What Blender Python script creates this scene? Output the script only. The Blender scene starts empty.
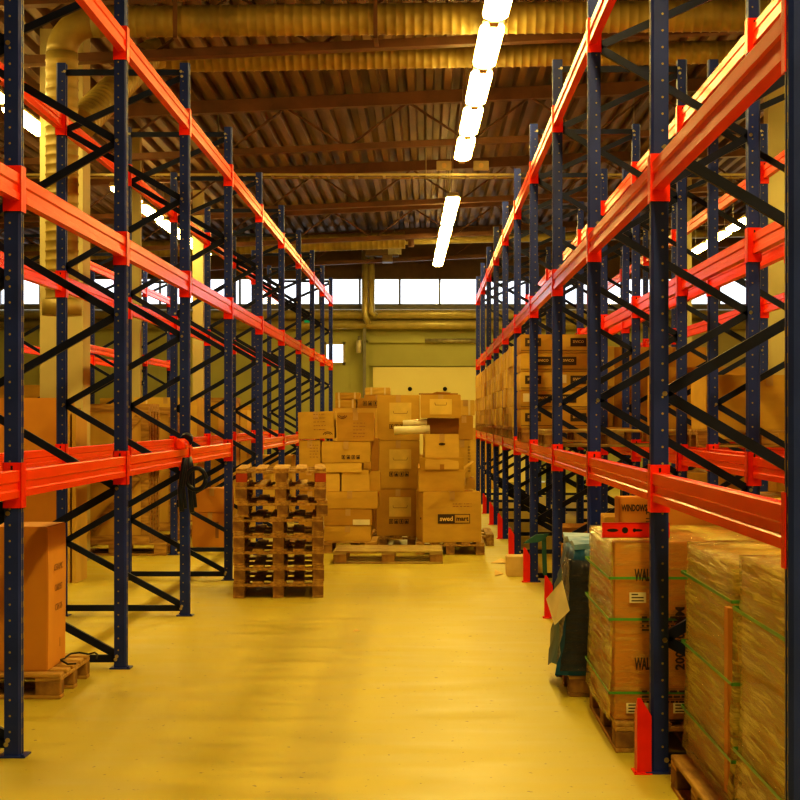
import bpy, bmesh, math, random
from mathutils import Vector, Matrix
random.seed(7)
S = bpy.context.scene
COL = S.collection
F, VX, VY, HC = 1600.0, 426.0, 418.0, 1.6
def wx(px, d): return (px-VX)*d/F
def wz(py, d): return HC-(py-VY)*d/F

# ------------------------------------------------------------------ materials
def newmat(name):
    m = bpy.data.materials.new(name); m.use_nodes = True
    nt = m.node_tree; b = nt.nodes['Principled BSDF']
    return m, nt, b
def pmat(name, col, rough=.5, metal=0., col2=None, scale=6., stretch=(1,1,1), bump=0., bscale=30., spec=.5, lo=.35, hi=.65, detail=4):
    m, nt, b = newmat(name)
    b.inputs['Roughness'].default_value = rough
    b.inputs['Metallic'].default_value = metal
    b.inputs['Specular IOR Level'].default_value = spec
    tc = nt.nodes.new('ShaderNodeTexCoord'); mp = nt.nodes.new('ShaderNodeMapping')
    mp.inputs['Scale'].default_value = stretch
    nt.links.new(tc.outputs['Object'], mp.inputs['Vector'])
    n = nt.nodes.new('ShaderNodeTexNoise'); n.inputs['Scale'].default_value = scale; n.inputs['Detail'].default_value = detail
    nt.links.new(mp.outputs[0], n.inputs['Vector'])
    r = nt.nodes.new('ShaderNodeValToRGB')
    c2 = col2 or tuple(c*.82 for c in col)
    r.color_ramp.elements[0].position = lo; r.color_ramp.elements[1].position = hi
    r.color_ramp.elements[0].color = (*c2, 1); r.color_ramp.elements[1].color = (*col, 1)
    nt.links.new(n.outputs['Fac'], r.inputs[0]); nt.links.new(r.outputs[0], b.inputs['Base Color'])
    if bump:
        n2 = nt.nodes.new('ShaderNodeTexNoise'); n2.inputs['Scale'].default_value = bscale
        nt.links.new(mp.outputs[0], n2.inputs['Vector'])
        bp = nt.nodes.new('ShaderNodeBump'); bp.inputs['Strength'].default_value = bump; bp.inputs['Distance'].default_value = .02
        nt.links.new(n2.outputs['Fac'], bp.inputs['Height']); nt.links.new(bp.outputs[0], b.inputs['Normal'])
    return m
def emat(name, col, st):
    m = bpy.data.materials.new(name); m.use_nodes = True; nt = m.node_tree
    nt.nodes.clear(); e = nt.nodes.new('ShaderNodeEmission'); o = nt.nodes.new('ShaderNodeOutputMaterial')
    e.inputs[0].default_value = (*col, 1); e.inputs[1].default_value = st
    nt.links.new(e.outputs[0], o.inputs[0]); return m

M = {}
M['navy']   = pmat('navy_paint', (.020,.042,.32), .36, 0, (.013,.028,.20), 3, bump=.03, spec=.3)
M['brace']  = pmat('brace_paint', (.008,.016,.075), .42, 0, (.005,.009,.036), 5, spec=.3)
M['orange'] = pmat('orange_paint', (.93,.066,.003), .26, 0, (.84,.045,.002), 2.5, (1,.3,1), bump=.02, bscale=8, spec=.32)
M['red']    = pmat('red_paint', (.88,.030,.003), .33, 0, (.74,.02,.003), 6, spec=.3)
M['hole']   = pmat('hole_light_tan', (.36,.28,.10), .6)  # tan discs paint the light seen through the post perforations
M['black']  = pmat('black_hole', (.004,.004,.004), .8)
M['steel']  = pmat('galvanised_steel', (.55,.50,.36), .38, .6, (.42,.38,.26), 12)
M['wood']   = pmat('pallet_wood', (.50,.30,.07), .75, 0, (.26,.135,.03), 5, (1,6,6), bump=.25)
M['wood2']  = pmat('pallet_block_wood', (.36,.20,.045), .8, 0, (.17,.08,.022), 9, bump=.3)
M['woodold']= pmat('weathered_pallet_wood', (.46,.35,.10), .8, 0, (.25,.15,.06), 6, (1,5,5), bump=.25)
M['woodred']= pmat('red_stained_block', (.42,.05,.012), .7)
M['ply']    = pmat('plywood', (.60,.40,.09), .6, 0, (.48,.29,.05), 3, (1,1,.3), bump=.05)
M['plydark']= pmat('dark_plywood', (.20,.08,.03), .6, 0, (.12,.05,.02), 4, (1,1,.3))
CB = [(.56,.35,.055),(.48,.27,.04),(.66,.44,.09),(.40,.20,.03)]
for i, c in enumerate(CB):
    M['card%d'%i] = pmat('cardboard_%s' % ['tan','brown','pale','dark'][i], c, .72, 0, tuple(k*.88 for k in c), 4, (1,1,2.5), bump=.04, bscale=60, spec=.3)
M['cardor'] = pmat('cardboard_orange', (.58,.26,.03), .65, 0, (.50,.21,.025), 2)
M['tape']   = pmat('packing_tape', (.52,.33,.11), .3)
M['ink']    = pmat('printing_ink', (.05,.025,.010), .7)
M['inkfade']= pmat('faded_ink', (.27,.125,.035), .7)
M['label']  = pmat('paper_label', (.72,.52,.20), .6, 0, (.66,.46,.17), 10)
M['white']  = pmat('white_paper', (.78,.70,.50), .6)
M['lab']    = pmat('yellow_sticker', (.74,.54,.12), .5)
M['green']  = pmat('green_strap', (.10,.36,.06), .35)
M['strapw'] = pmat('pale_strap', (.75,.62,.34), .4)
M['deck']   = pmat('roof_deck', (.20,.112,.050), .55, .2, (.10,.052,.024), 1.6, (2,.35,1))
M['truss']  = pmat('truss_paint', (.17,.072,.028), .6, 0, (.10,.042,.018), 3)
M['cream']  = pmat('cream_panel', (.50,.44,.22), .6, 0, (.44,.38,.19), 1.2)
M['olive']  = pmat('olive_wall', (.50,.49,.17), .6, 0, (.43,.42,.14), .8)
M['door']   = pmat('cream_door', (.88,.78,.36), .5, 0, (.84,.74,.33), .7)
M['brownw'] = pmat('brown_beam_panel', (.13,.070,.030), .6)
M['pipe']   = pmat('yellow_pipe', (.55,.45,.17), .35, .2)
M['greysill']=pmat('grey_sill', (.22,.20,.15), .5)
M['frame']  = pmat('window_frame', (.25,.24,.20), .5)
M['tube']   = emat('lamp_tube', (1,.73,.20), 50)
M['lampb']  = pmat('lamp_body', (.55,.45,.22), .5)
M['blue']   = pmat('blue_plastic', (.008,.11,.30), .35, 0, (.006,.05,.16), 5, (1,1,.3), bump=.6, bscale=9)
M['bluetop']= pmat('pale_blue_plastic', (.36,.50,.75), .35, 0, (.10,.25,.5), 6)
M['exit']   = emat('exit_sign_green', (.02,.30,.08), .6)
M['heater'] = pmat('heater_body', (.16,.10,.05), .5)
M['roll']   = pmat('film_roll', (.80,.72,.50), .25)
M['green2'] = pmat('green_tarp', (.02,.12,.13), .5)

def floor_mat():
    m, nt, b = newmat('painted_concrete')
    tc = nt.nodes.new('ShaderNodeTexCoord')
    def noise(sc, st, det=5):
        mp = nt.nodes.new('ShaderNodeMapping'); mp.inputs['Scale'].default_value = st
        nt.links.new(tc.outputs['Object'], mp.inputs[0])
        n = nt.nodes.new('ShaderNodeTexNoise'); n.inputs['Scale'].default_value = sc; n.inputs['Detail'].default_value = det
        nt.links.new(mp.outputs[0], n.inputs['Vector']); return n
    n1 = noise(.5, (1,.4,1)); n2 = noise(3, (.45,1.5,1), 9); n3 = noise(26, (1,.7,1), 2)
    r = nt.nodes.new('ShaderNodeValToRGB'); r.color_ramp.elements[0].position=.3; r.color_ramp.elements[1].position=.72
    r.color_ramp.elements[0].color=(.38,.315,.035,1); r.color_ramp.elements[1].color=(.55,.45,.055,1)
    mx = nt.nodes.new('ShaderNodeMath'); mx.operation='ADD'
    ml = nt.nodes.new('ShaderNodeMath'); ml.operation='MULTIPLY'; ml.inputs[1].default_value=.55
    m2 = nt.nodes.new('ShaderNodeMath'); m2.operation='MULTIPLY'; m2.inputs[1].default_value=.45
    nt.links.new(n1.outputs['Fac'], ml.inputs[0]); nt.links.new(n2.outputs['Fac'], m2.inputs[0])
    nt.links.new(ml.outputs[0], mx.inputs[0]); nt.links.new(m2.outputs[0], mx.inputs[1])
    nt.links.new(mx.outputs[0], r.inputs[0])
    # speckled dirt
    r3 = nt.nodes.new('ShaderNodeValToRGB'); r3.color_ramp.elements[0].position=.27; r3.color_ramp.elements[1].position=.31
    nt.links.new(n3.outputs['Fac'], r3.inputs[0])
    mix = nt.nodes.new('ShaderNodeMix'); mix.data_type='RGBA'
    mix.inputs[6].default_value=(.22,.17,.06,1)
    nt.links.new(r3.outputs[0], mix.inputs[0]); nt.links.new(r.outputs[0], mix.inputs[7])
    nt.links.new(mix.outputs[2], b.inputs['Base Color'])
    mr = nt.nodes.new('ShaderNodeMapRange'); mr.inputs[1].default_value=.3; mr.inputs[2].default_value=.7; mr.inputs[3].default_value=.38; mr.inputs[4].default_value=.6
    nt.links.new(n2.outputs['Fac'], mr.inputs[0]); nt.links.new(mr.outputs[0], b.inputs['Roughness'])
    bp = nt.nodes.new('ShaderNodeBump'); bp.inputs['Strength'].default_value=.15; bp.inputs['Distance'].default_value=.01
    nt.links.new(n2.outputs['Fac'], bp.inputs['Height']); nt.links.new(bp.outputs[0], b.inputs['Normal'])
    return m
M['floor'] = floor_mat()

def film_mat(name, col, lo, hi, amin=.08, amax=.75, rot=.6):
    m, nt, b = newmat(name)
    b.inputs['Base Color'].default_value=(*col,1); b.inputs['Roughness'].default_value=.16
    tc = nt.nodes.new('ShaderNodeTexCoord'); mp = nt.nodes.new('ShaderNodeMapping')
    mp.inputs['Rotation'].default_value=(rot, 0, 0); mp.inputs['Scale'].default_value=(2.5,.9,15)
    nt.links.new(tc.outputs['Object'], mp.inputs[0])
    n = nt.nodes.new('ShaderNodeTexNoise'); n.inputs['Scale'].default_value=2.6; n.inputs['Detail'].default_value=9; n.inputs['Roughness'].default_value=.62; n.inputs['Distortion'].default_value=.25
    nt.links.new(mp.outputs[0], n.inputs['Vector'])
    mr = nt.nodes.new('ShaderNodeMapRange'); mr.inputs[1].default_value=lo; mr.inputs[2].default_value=hi; mr.inputs[3].default_value=amin; mr.inputs[4].default_value=amax
    nt.links.new(n.outputs['Fac'], mr.inputs[0]); nt.links.new(mr.outputs[0], b.inputs['Alpha'])
    bp = nt.nodes.new('ShaderNodeBump'); bp.inputs['Strength'].default_value=1.; bp.inputs['Distance'].default_value=.03
    nt.links.new(n.outputs['Fac'], bp.inputs['Height']); nt.links.new(bp.outputs[0], b.inputs['Normal'])
    return m
M['film']  = film_mat('stretch_film', (.78,.66,.17), .36, .60, .12, .9, .9)
M['filmc'] = film_mat('clear_film', (.78,.66,.17), .45, .75, .02, .45)
M['filmd'] = film_mat('smoky_film', (.022,.020,.04), .3, .7, .55, .92)

def glass_mat():
    m = bpy.data.materials.new('window_glass'); m.use_nodes=True; nt=m.node_tree; nt.nodes.clear()
    o=nt.nodes.new('ShaderNodeOutputMaterial'); mx=nt.nodes.new('ShaderNodeMixShader'); t=nt.nodes.new('ShaderNodeBsdfTransparent'); g=nt.nodes.new('ShaderNodeBsdfGlossy')
    t.inputs[0].default_value=(.97,.98,1,1); g.inputs['Roughness'].default_value=.05; mx.inputs[0].default_value=.06
    nt.links.new(t.outputs[0],mx.inputs[1]); nt.links.new(g.outputs[0],mx.inputs[2]); nt.links.new(mx.outputs[0],o.inputs[0]); return m
M['glass'] = glass_mat()

def spiral_mat():
    m = pmat('spiral_duct', (.38,.28,.07), .5, .1, (.24,.17,.04), 3)
    return m
M['duct'] = spiral_mat()

# ------------------------------------------------------------------ geometry helpers
def add_box(bm, x0, x1, y0, y1, z0, z1, mi=0):
    vs = [bm.verts.new(p) for p in ((x0,y0,z0),(x1,y0,z0),(x1,y1,z0),(x0,y1,z0),(x0,y0,z1),(x1,y0,z1),(x1,y1,z1),(x0,y1,z1))]
    for f in ((0,3,2,1),(4,5,6,7),(0,1,5,4),(1,2,6,5),(2,3,7,6),(3,0,4,7)):
        fc = bm.faces.new([vs[i] for i in f]); fc.material_index = mi
    return vs
def add_prism(bm, prof, axis, a0, a1, mi=0):
    """prof: list of 2D pts; axis 'x','y','z' extrusion"""
    def P(u, v, a):
        return {'x': (a,u,v), 'y': (u,a,v), 'z': (u,v,a)}[axis]
    A = [bm.verts.new(P(u,v,a0)) for u,v in prof]; B = [bm.verts.new(P(u,v,a1)) for u,v in prof]
    n = len(prof)
    for i in range(n):
        f = bm.faces.new((A[i],A[(i+1)%n],B[(i+1)%n],B[i])); f.material_index=mi
    f=bm.faces.new(A[::-1]); f.material_index=mi
    f=bm.faces.new(B); f.material_index=mi
def add_bar(bm, p0, p1, w, t, up=(0,1,0), mi=0):
    p0=Vector(p0); p1=Vector(p1); d=(p1-p0).normalized(); u=Vector(up); s=d.cross(u).normalized(); u=s.cross(d).normalized()
    vs=[]
    for p in (p0,p1):
        for a,b in ((-1,-1),(1,-1),(1,1),(-1,1)):
            vs.append(bm.verts.new(p+s*(a*w/2)+u*(b*t/2)))
    for f in ((0,1,2,3),(7,6,5,4),(0,4,5,1),(1,5,6,2),(2,6,7,3),(3,7,4,0)):
        fc=bm.faces.new([vs[i] for i in f]); fc.material_index=mi
def add_tube(bm, pts, r, seg=14, mi=0, ribs=None, smooth=True):
    """tube along a polyline; ribs=(pitch, amp) makes spiral-duct ridges"""
    pts=[Vector(p) for p in pts]
    if ribs:
        out=[]; rr=[]
        for a,b in zip(pts[:-1],pts[1:]):
            L=(b-a).length; n=max(1,int(L/ribs[0]))
            for k in range(n):
                for q,e in ((0,0),(.7,0),(.8,1),(.92,1)):
                    out.append(a.lerp(b,(k+q)/n)); rr.append(r+e*ribs[1])
        out.append(pts[-1]); rr.append(r); pts=out
    else: rr=[r]*len(pts)
    rings=[]; n=len(pts)
    ref=None
    for i,p in enumerate(pts):
        d=(pts[min(i+1,n-1)]-pts[max(i-1,0)]).normalized()
        if ref is None: ref=Vector((0,0,1)) if abs(d.z)<.9 else Vector((1,0,0))
        s=d.cross(ref).normalized(); ref=s.cross(d).normalized()
        rings.append([bm.verts.new(p+(s*math.cos(2*math.pi*k/seg)+ref*math.sin(2*math.pi*k/seg))*rr[i]) for k in range(seg)])
    for a,b in zip(rings[:-1],rings[1:]):
        for k in range(seg):
            f=bm.faces.new((a[k],a[(k+1)%seg],b[(k+1)%seg],b[k])); f.smooth=smooth; f.material_index=mi
    f=bm.faces.new(rings[0][::-1]); f.material_index=mi
    f=bm.faces.new(rings[-1]); f.material_index=mi
def mesh_of(name, bm, *mats, recalc=True):
    if recalc: bmesh.ops.recalc_face_normals(bm, faces=bm.faces)
    me=bpy.data.meshes.new(name); bm.to_mesh(me); bm.free()
    for m in mats: me.materials.append(M[m] if isinstance(m,str) else m)
    return me
def link(name, me, parent=None, loc=None, rz=0):
    o=bpy.data.objects.new(name, me); COL.objects.link(o)
    if parent is not None: o.parent=parent
    if loc is not None: o.location=loc
    if rz: o.rotation_euler.z=rz
    return o
def obj(name, bm, *mats, parent=None, loc=None, rz=0, bevel=0):
    o=link(name, mesh_of(name,bm,*mats), parent, loc, rz)
    return o
def tag(o, label, cat, group=None, kind=None):
    if label: o['label']=label
    if cat: o['category']=cat
    if group: o['group']=group
    if kind: o['kind']=kind
    return o
def thing(name, label, cat, loc=(0,0,0), rz=0, group=None):
    o=link(name, None, None, loc, rz); return tag(o,label,cat,group)
def struct(o, kind='structure'): o['kind']=kind; return o
def bevel(bm, w, seg=1):
    bmesh.ops.bevel(bm, geom=bm.edges[:], offset=w, segments=seg, affect='EDGES', profile=.6)
def dup(root, loc, rz=0, label=None, group=None):
    r=root.copy(); COL.objects.link(r); r.location=loc; r.rotation_euler=(0,0,rz)
    if label: r['label']=label
    if group: r['group']=group
    for ch in kids(root):
        c=ch.copy(); COL.objects.link(c); c.parent=r
        for g in kids(ch):
            d=g.copy(); COL.objects.link(d); d.parent=c
            KIDS.setdefault(c.name,[]).append(d)
        KIDS.setdefault(r.name,[]).append(c)
    return r
KIDS={}
def kids(o):
    return KIDS[o.name] if o.name in KIDS else list(o.children)

FONT=None
def text_mesh(s, size, mat, bold=0.0):
    cu=bpy.data.curves.new('lettering','FONT'); cu.body=s; cu.size=size; cu.align_x='CENTER'; cu.align_y='CENTER'; cu.offset=bold; cu.extrude=.0006; cu.resolution_u=2
    o=bpy.data.objects.new('tmp',cu); COL.objects.link(o)
    dg=bpy.context.evaluated_depsgraph_get(); me=bpy.data.meshes.new_from_object(o.evaluated_get(dg))
    bpy.data.objects.remove(o); me.materials.clear(); me.materials.append(M[mat]); me.name='lettering'
    return me
def text(s, size, mat, parent, loc, face='front', roll=0, bold=0.0, sx=1):
    """face 'front' reads from -Y, 'left' reads from -X, 'right' reads from +X"""
    o=link('lettering', text_mesh(s,size,mat,bold), parent)
    R=Matrix.Rotation(math.pi/2,4,'X')
    if face=='right': R=Matrix.Rotation(math.pi/2,4,'Z')@R
    if face=='left': R=Matrix.Rotation(-math.pi/2,4,'Z')@R
    o.matrix_local=Matrix.Translation(loc)@R@Matrix.Rotation(roll,4,'Z')@Matrix.Diagonal((sx,1,1,1))
    return o

# ------------------------------------------------------------------ setting
XL,XR,Y0,Y1=-11.5,12.5,-9.0,40.0
SL=.045; RZ=6.15                     # roof slope across the hall, height on the axis
def roofz(x): return RZ+SL*x
b=bmesh.new(); add_box(b,XL,XR,Y0,Y1,-.2,0); struct(obj('floor',b,'floor'))
# corrugated deck, ribs run down the hall
b=bmesh.new(); pitch=.25; n=int((XR-XL)/pitch)
prof=[]
for i in range(n):
    x=XL+i*pitch
    for dx,dz in ((0,0),(.095,0),(.12,.11),(.22,.11)): prof.append((x+dx, dz))
prof.append((XR,0))
for (u0,v0),(u1,v1) in zip(prof[:-1],prof[1:]):
    q=[b.verts.new((u0,Y0,roofz(u0)+v0)),b.verts.new((u1,Y0,roofz(u1)+v1)),b.verts.new((u1,Y1,roofz(u1)+v1)),b.verts.new((u0,Y1,roofz(u0)+v0))]
    b.faces.new(q)
struct(link('ceiling', mesh_of('ceiling',b,'deck',recalc=False)))
b=bmesh.new(); add_box(b,XL-.3,XR+.3,Y0,Y1+.3,6.9,7.0); struct(obj('ceiling_cover',b,'deck')); bpy.data.objects['ceiling_cover'].name='trim_0'
# walls
b=bmesh.new(); add_box(b,XL-.2,XL,Y0,Y1,0,7); struct(obj('wall_left',b,'cream'))
b=bmesh.new(); add_box(b,XR,XR+.2,Y0,Y1,0,7); struct(obj('wall_right',b,'cream'))
b=bmesh.new(); add_box(b,XL-.2,XR+.2,Y0-.2,Y0,0,7); struct(obj('wall_rear',b,'cream'))
WZ0,WZ1=wz(305,40),wz(278,40)        # window band
DX0,DX1,DZ=wx(368,40),wx(545,40),wz(343,40)
b=bmesh.new()
swx0,swx1,swz0,swz1=wx(324,40),wx(345.5,40),wz(365,40),wz(342,40)
add_box(b,XL,swx0,Y1,Y1+.2,0,WZ0); add_box(b,swx0,swx1,Y1,Y1+.2,0,swz0); add_box(b,swx0,swx1,Y1,Y1+.2,swz1,WZ0)
add_box(b,swx1,DX0,Y1,Y1+.2,0,WZ0); add_box(b,DX0,DX1,Y1,Y1+.2,DZ,WZ0); add_box(b,DX1,XR,Y1,Y1+.2,0,WZ0)
x=XL
while x<XR:                           # vertical cladding seams
    if not (DX0-.1<x<DX1+.1 or swx0-.1<x<swx1+.1): add_box(b,x,x+.03,Y1-.02,Y1,0,WZ0-.3)
    x+=.6
struct(obj('wall_back',b,'olive'))
b=bmesh.new(); add_box(b,XL,XR,Y1,Y1+.2,WZ1,6.9); struct(obj('trim_1',b,'brownw'))
# ribbed band on the right part of the far wall
# window band: one glazed unit per mullion bay
wn=1; x=wx(399.7,40)-11
while x<XR-.5:
    if x>XL:
        b=bmesh.new(); w=1.0
        for a in ((x,x+.025,WZ0,WZ1),(x+w-.025,x+w,WZ0,WZ1),(x,x+w,WZ0,WZ0+.03),(x,x+w,WZ1-.03,WZ1)): add_box(b,a[0],a[1],Y1+.02,Y1+.10,a[2],a[3])
        o=struct(obj('window_%d'%wn,b,'frame'))
        b=bmesh.new(); add_box(b,x+.025,x+w-.025,Y1+.05,Y1+.06,WZ0+.03,WZ1-.03); obj('pane',b,'glass',parent=o)
        wn+=1
    x+=1.0
b=bmesh.new(); add_box(b,XL,XR,Y1-.14,Y1,WZ0-.17,WZ0-.01); struct(obj('trim_2',b,'greysill'))
# small window left of the door
b=bmesh.new()
for a in ((swx0,swx0+.06,swz0,swz1),(swx1-.06,swx1,swz0,swz1),(swx0,swx1,swz0,swz0+.06),(swx0,swx1,swz1-.06,swz1)): add_box(b,a[0],a[1],Y1-.04,Y1+.06,a[2],a[3])
o=struct(obj('window_%d'%wn,b,'cream'))
b=bmesh.new(); add_box(b,swx0+.06,swx1-.06,Y1+.01,Y1+.03,swz0+.06,swz1-.06); obj('pane',b,'glass',parent=o)
# dock door
b=bmesh.new()
zsplit=wz(366,40)
add_box(b,DX0,DX1,Y1+.0,Y1+.08,zsplit,DZ,1); add_box(b,DX0+.12,DX1-.12,Y1-.02,Y1+.08,0,zsplit-.03,0)
add_box(b,DX0,DX1,Y1+.08,Y1+.16,0,DZ,1)  # backing panel added behind the door to stop light leaking through its gap
o=struct(obj('door_1',b,'door','olive'))
for px in (410,445,500):
    b=bmesh.new(); bmesh.ops.create_cone(b,cap_ends=True,segments=14,radius1=.055,radius2=.05,depth=.04,matrix=Matrix.Translation((wx(px,40),Y1-.03,wz(389,40)))@Matrix.Rotation(math.pi/2,4,'X'))
    obj('porthole',b,'black',parent=o)
b=bmesh.new(); add_box(b,DX0-.10,DX0,Y1-.10,Y1,0,DZ+.08); add_box(b,DX1,DX1+.1,Y1-.10,Y1,0,DZ+.08); add_box(b,DX0-.10,DX1+.1,Y1-.10,Y1,DZ,DZ+.08); struct(obj('trim_3',b,'olive'))
b=bmesh.new(); add_tube(b,[(wx(425,40),Y1-.12,wz(341,40)),(wx(484,40),Y1-.12,wz(341,40))],.055,12); tag(obj('door_shaft',b,'steel'),'grey horizontal roller shaft mounted above the cream dock door','shaft')
# wall pipes
for py,r,lab in ((315,.125,'upper thick yellowish heating pipe along far wall below window band'),(325.5,.11,'lower thick yellowish heating pipe along far wall above dock door')):
    b=bmesh.new(); add_tube(b,[(XL+.1,Y1-.3,wz(py,40)),(XR-.1,Y1-.3,wz(py,40))],r,16); tag(obj('heating_pipe',b,'pipe'),lab,'pipe')
b=bmesh.new(); add_tube(b,[(wx(365,39.4),39.4,5.95),(wx(365,39.4),39.4,wz(316,39.4)),(wx(369,39.4),39.4,wz(324,39.4))],.08,12)
tag(obj('drop_pipe',b,'pipe'),'left vertical pipe dropping from fan heater to wall pipes','pipe')
b=bmesh.new(); add_tube(b,[(wx(371.5,39.4),39.4,5.95),(wx(371.5,39.4),39.4,wz(312,39.4)),(wx(376,39.4),39.4,wz(316,39.4))],.08,12)
tag(obj('drop_pipe',b,'pipe'),'right vertical pipe dropping from fan heater to wall pipes','pipe')
b=bmesh.new(); add_box(b,wx(363,39.7),wx(366,39.7),39.62,39.75,0,wz(305,39.7)); tag(obj('cable_duct_post',b,'frame'),'dark narrow vertical post left of the cream dock door','post')
# exit sign
t=thing('exit_sign','small green exit sign high on the far wall left of the small window','sign',(wx(307.5,39.6),39.6,wz(323,39.6)))
b=bmesh.new(); add_box(b,-.08,.08,0,.05,-.07,.07); obj('sign_face',b,'exit',parent=t)
# wall lamp by the door
t=thing('wall_lamp','small white bulkhead lamp on far wall left of the dock door post','lamp',(wx(359,39.7),39.7,wz(345,39.7)))
b=bmesh.new(); add_tube(b,[(0,0,-.2),(0,0,.12)],.07,10); obj('lamp_body',b,'white',parent=t)
b=bmesh.new(); add_tube(b,[(0,0,.12),(0,0,.22)],.035,10); obj('lamp_cap',b,'frame',parent=t)
# ribbed cream panel on the far right wall
b=bmesh.new()
for k in range(22): add_box(b,6.2+k*.2,6.2+k*.2+.12,Y1-.05,Y1,2.0,3.8)
add_box(b,6.1,10.7,Y1-.03,Y1,1.9,3.9); struct(obj('trim_4',b,'cream'))

# structural columns, left
for k,(x0,x1,y0,y1,lab) in enumerate(((-4.32,-3.84,17.9,18.3,'wide cream column behind left rack beside the spiral duct'),(-4.44,-4.30,24.05,24.2,'slim cream column behind left rack before the far windows'),(-4.45,-4.25,30.5,30.7,'slim far cream column behind left rack near the end wall'))):
    b=bmesh.new(); add_box(b,x0,x1,y0,y1,0,roofz(x0)-.0); add_box(b,x0-.05,x1+.05,y0-.05,y1+.05,0,.02)
    tag(obj('building_column',b,'cream'),lab,'column')
for k,(x,y) in enumerate(((4.6,21.5),(4.6,29.5))):
    b=bmesh.new(); add_box(b,x,x+.3,y,y+.3,0,roofz(x)); add_box(b,x-.05,x+.35,y-.05,y+.35,0,.02)
    tag(obj('building_column',b,'cream'),['nearer','farther'][k]+' cream column behind the double rack on the right','column')

# roof trusses
def truss(y, zb, dz, idx, lab):
    t=thing('roof_truss',lab,'roof truss',(0,y,0),0,'steel trusses across the roof')
    x0,x1=XL,XR
    zf=lambda x,z: z+SL*x
    b=bmesh.new(); add_bar(b,(x0,0,zf(x0,zb+dz)),(x1,0,zf(x1,zb+dz)),.17,.16); obj('top_chord',b,'truss',parent=t)
    b=bmesh.new(); add_bar(b,(x0,0,zf(x0,zb)),(x1,0,zf(x1,zb)),.085,.14); obj('bottom_chord',b,'truss',parent=t)
    step=.85; k=0; x=x0+.2
    while x+step<x1:
        za,zc=(zb,zb+dz-.05) if k%2==0 else (zb+dz-.05,zb)
        b=bmesh.new(); add_tube(b,[(x,0,zf(x,za)),(x+step,0,zf(x+step,zc))],.018,6); obj('web_member',b,'truss',parent=t)
        x+=step; k+=1
for i,(y,zb,dz) in enumerate(((10.2,5.42,.64),(16.3,5.42,.64),(22.3,5.42,.64),(28.3,5.42,.64),(33.6,5.42,.64),(38.4,5.42,.64))):
    truss(y,zb,dz,i,'brown zigzag steel roof truss, '+['nearest of all overhead','second from the camera behind the spiral ducts','third from the camera above the cable tray','just beyond the cable tray','second beyond the cable tray','last before the far wall'][i])
# purlin-like brown pipe near the ducts
b=bmesh.new(); add_tube(b,[(XL+.3,16.75,5.50+SL*XL),(XR-.3,16.75,5.50+SL*XR)],.035,10); tag(obj('sprinkler_pipe',b,'truss'),'thin reddish brown pipe crossing between the two spiral ducts','pipe')
# spiral ducts
t=thing('spiral_duct','front large spiral duct crossing the roof and turning down at left','duct',(0,0,0))
b=bmesh.new(); y=15.6; za=5.46
pts=[(wx(62,y)+.3,y,za),(9.,y,za+.12)]; add_tube(b,pts,.15,18,ribs=(.09,.007)); obj('duct_run',b,'duct',parent=t)
b=bmesh.new(); ex=wx(62,y)
arc=[(ex+.3-.3*math.sin(a),y,za-.3+.3*math.cos(a)) for a in [k*math.pi/16 for k in range(9)]]; add_tube(b,arc,.15,18); obj('elbow',b,'duct',parent=t)
b=bmesh.new(); add_tube(b,[(ex,y,za-.3),(ex,y,2.75)],.155,18,ribs=(.09,.007)); obj('duct_riser',b,'duct',parent=t)
b=bmesh.new(); add_tube(b,[(ex,y,2.75),(ex,y,2.6)],.19,18); obj('duct_foot',b,'duct',parent=t)
t=thing('spiral_duct','rear slimmer spiral duct crossing the roof behind the first','duct',(0,0,0))
b=bmesh.new(); y=17.9; add_tube(b,[(-3.0,y,wz(54,y)-.08),(9.5,y,wz(54,y)+.12)],.125,18,ribs=(.09,.007)); obj('duct_run',b,'duct',parent=t)
t=thing('spiral_duct','slanting spiral duct running back along the roof at upper left','duct',(0,0,0))
b=bmesh.new(); add_tube(b,[(-3.08,17.75,5.62),(-3.42,15.8,4.5)],.16,18,ribs=(.09,.007)); obj('duct_run',b,'duct',parent=t)
b=bmesh.new(); add_tube(b,[(-3.08,17.75,5.62),(-2.95,17.8,5.66)],.17,18); obj('duct_collar',b,'duct',parent=t)
t=thing('spiral_duct','far yellowish duct crossing the roof just before the end wall','duct',(0,0,0))
b=bmesh.new(); y=36.3; add_tube(b,[(-9.5,y,wz(241,y)-.3),(wx(405,y),y,wz(240,y))],.19,18,ribs=(.12,.006)); obj('duct_run',b,'duct',parent=t)
b=bmesh.new(); add_tube(b,[(wx(405,y),y,wz(240,y)),(wx(409,y),y,wz(236,y)),(wx(411,y),y,wz(240,y)),(wx(411,y),y,wz(247,y))],.07,12); obj('bent_end',b,'truss',parent=t)
b=bmesh.new(); add_tube(b,[(-10,37.6,wz(247,37.6)-.05),(11.5,37.6,wz(240,37.6)+.25)],.10,12); tag(obj('overhead_pipe',b,'pipe'),'long pale pipe under the roof in front of the end wall','pipe')
# hangers between duct and roof
for i,px in enumerate((376,178)):
    b=bmesh.new(); y=15.6; x=wx(px,y); add_box(b,x-.02,x+.02,y-.19,y-.17,5.27,roofz(x)-.02); add_box(b,x-.02,x+.02,y-.19,y+.18,5.26,5.28)
    tag(obj('duct_hanger',b,'truss'),['metal strap hanger holding ducts left of the light row','metal strap hanger holding ducts near the left rack'][i],'hanger')
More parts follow.
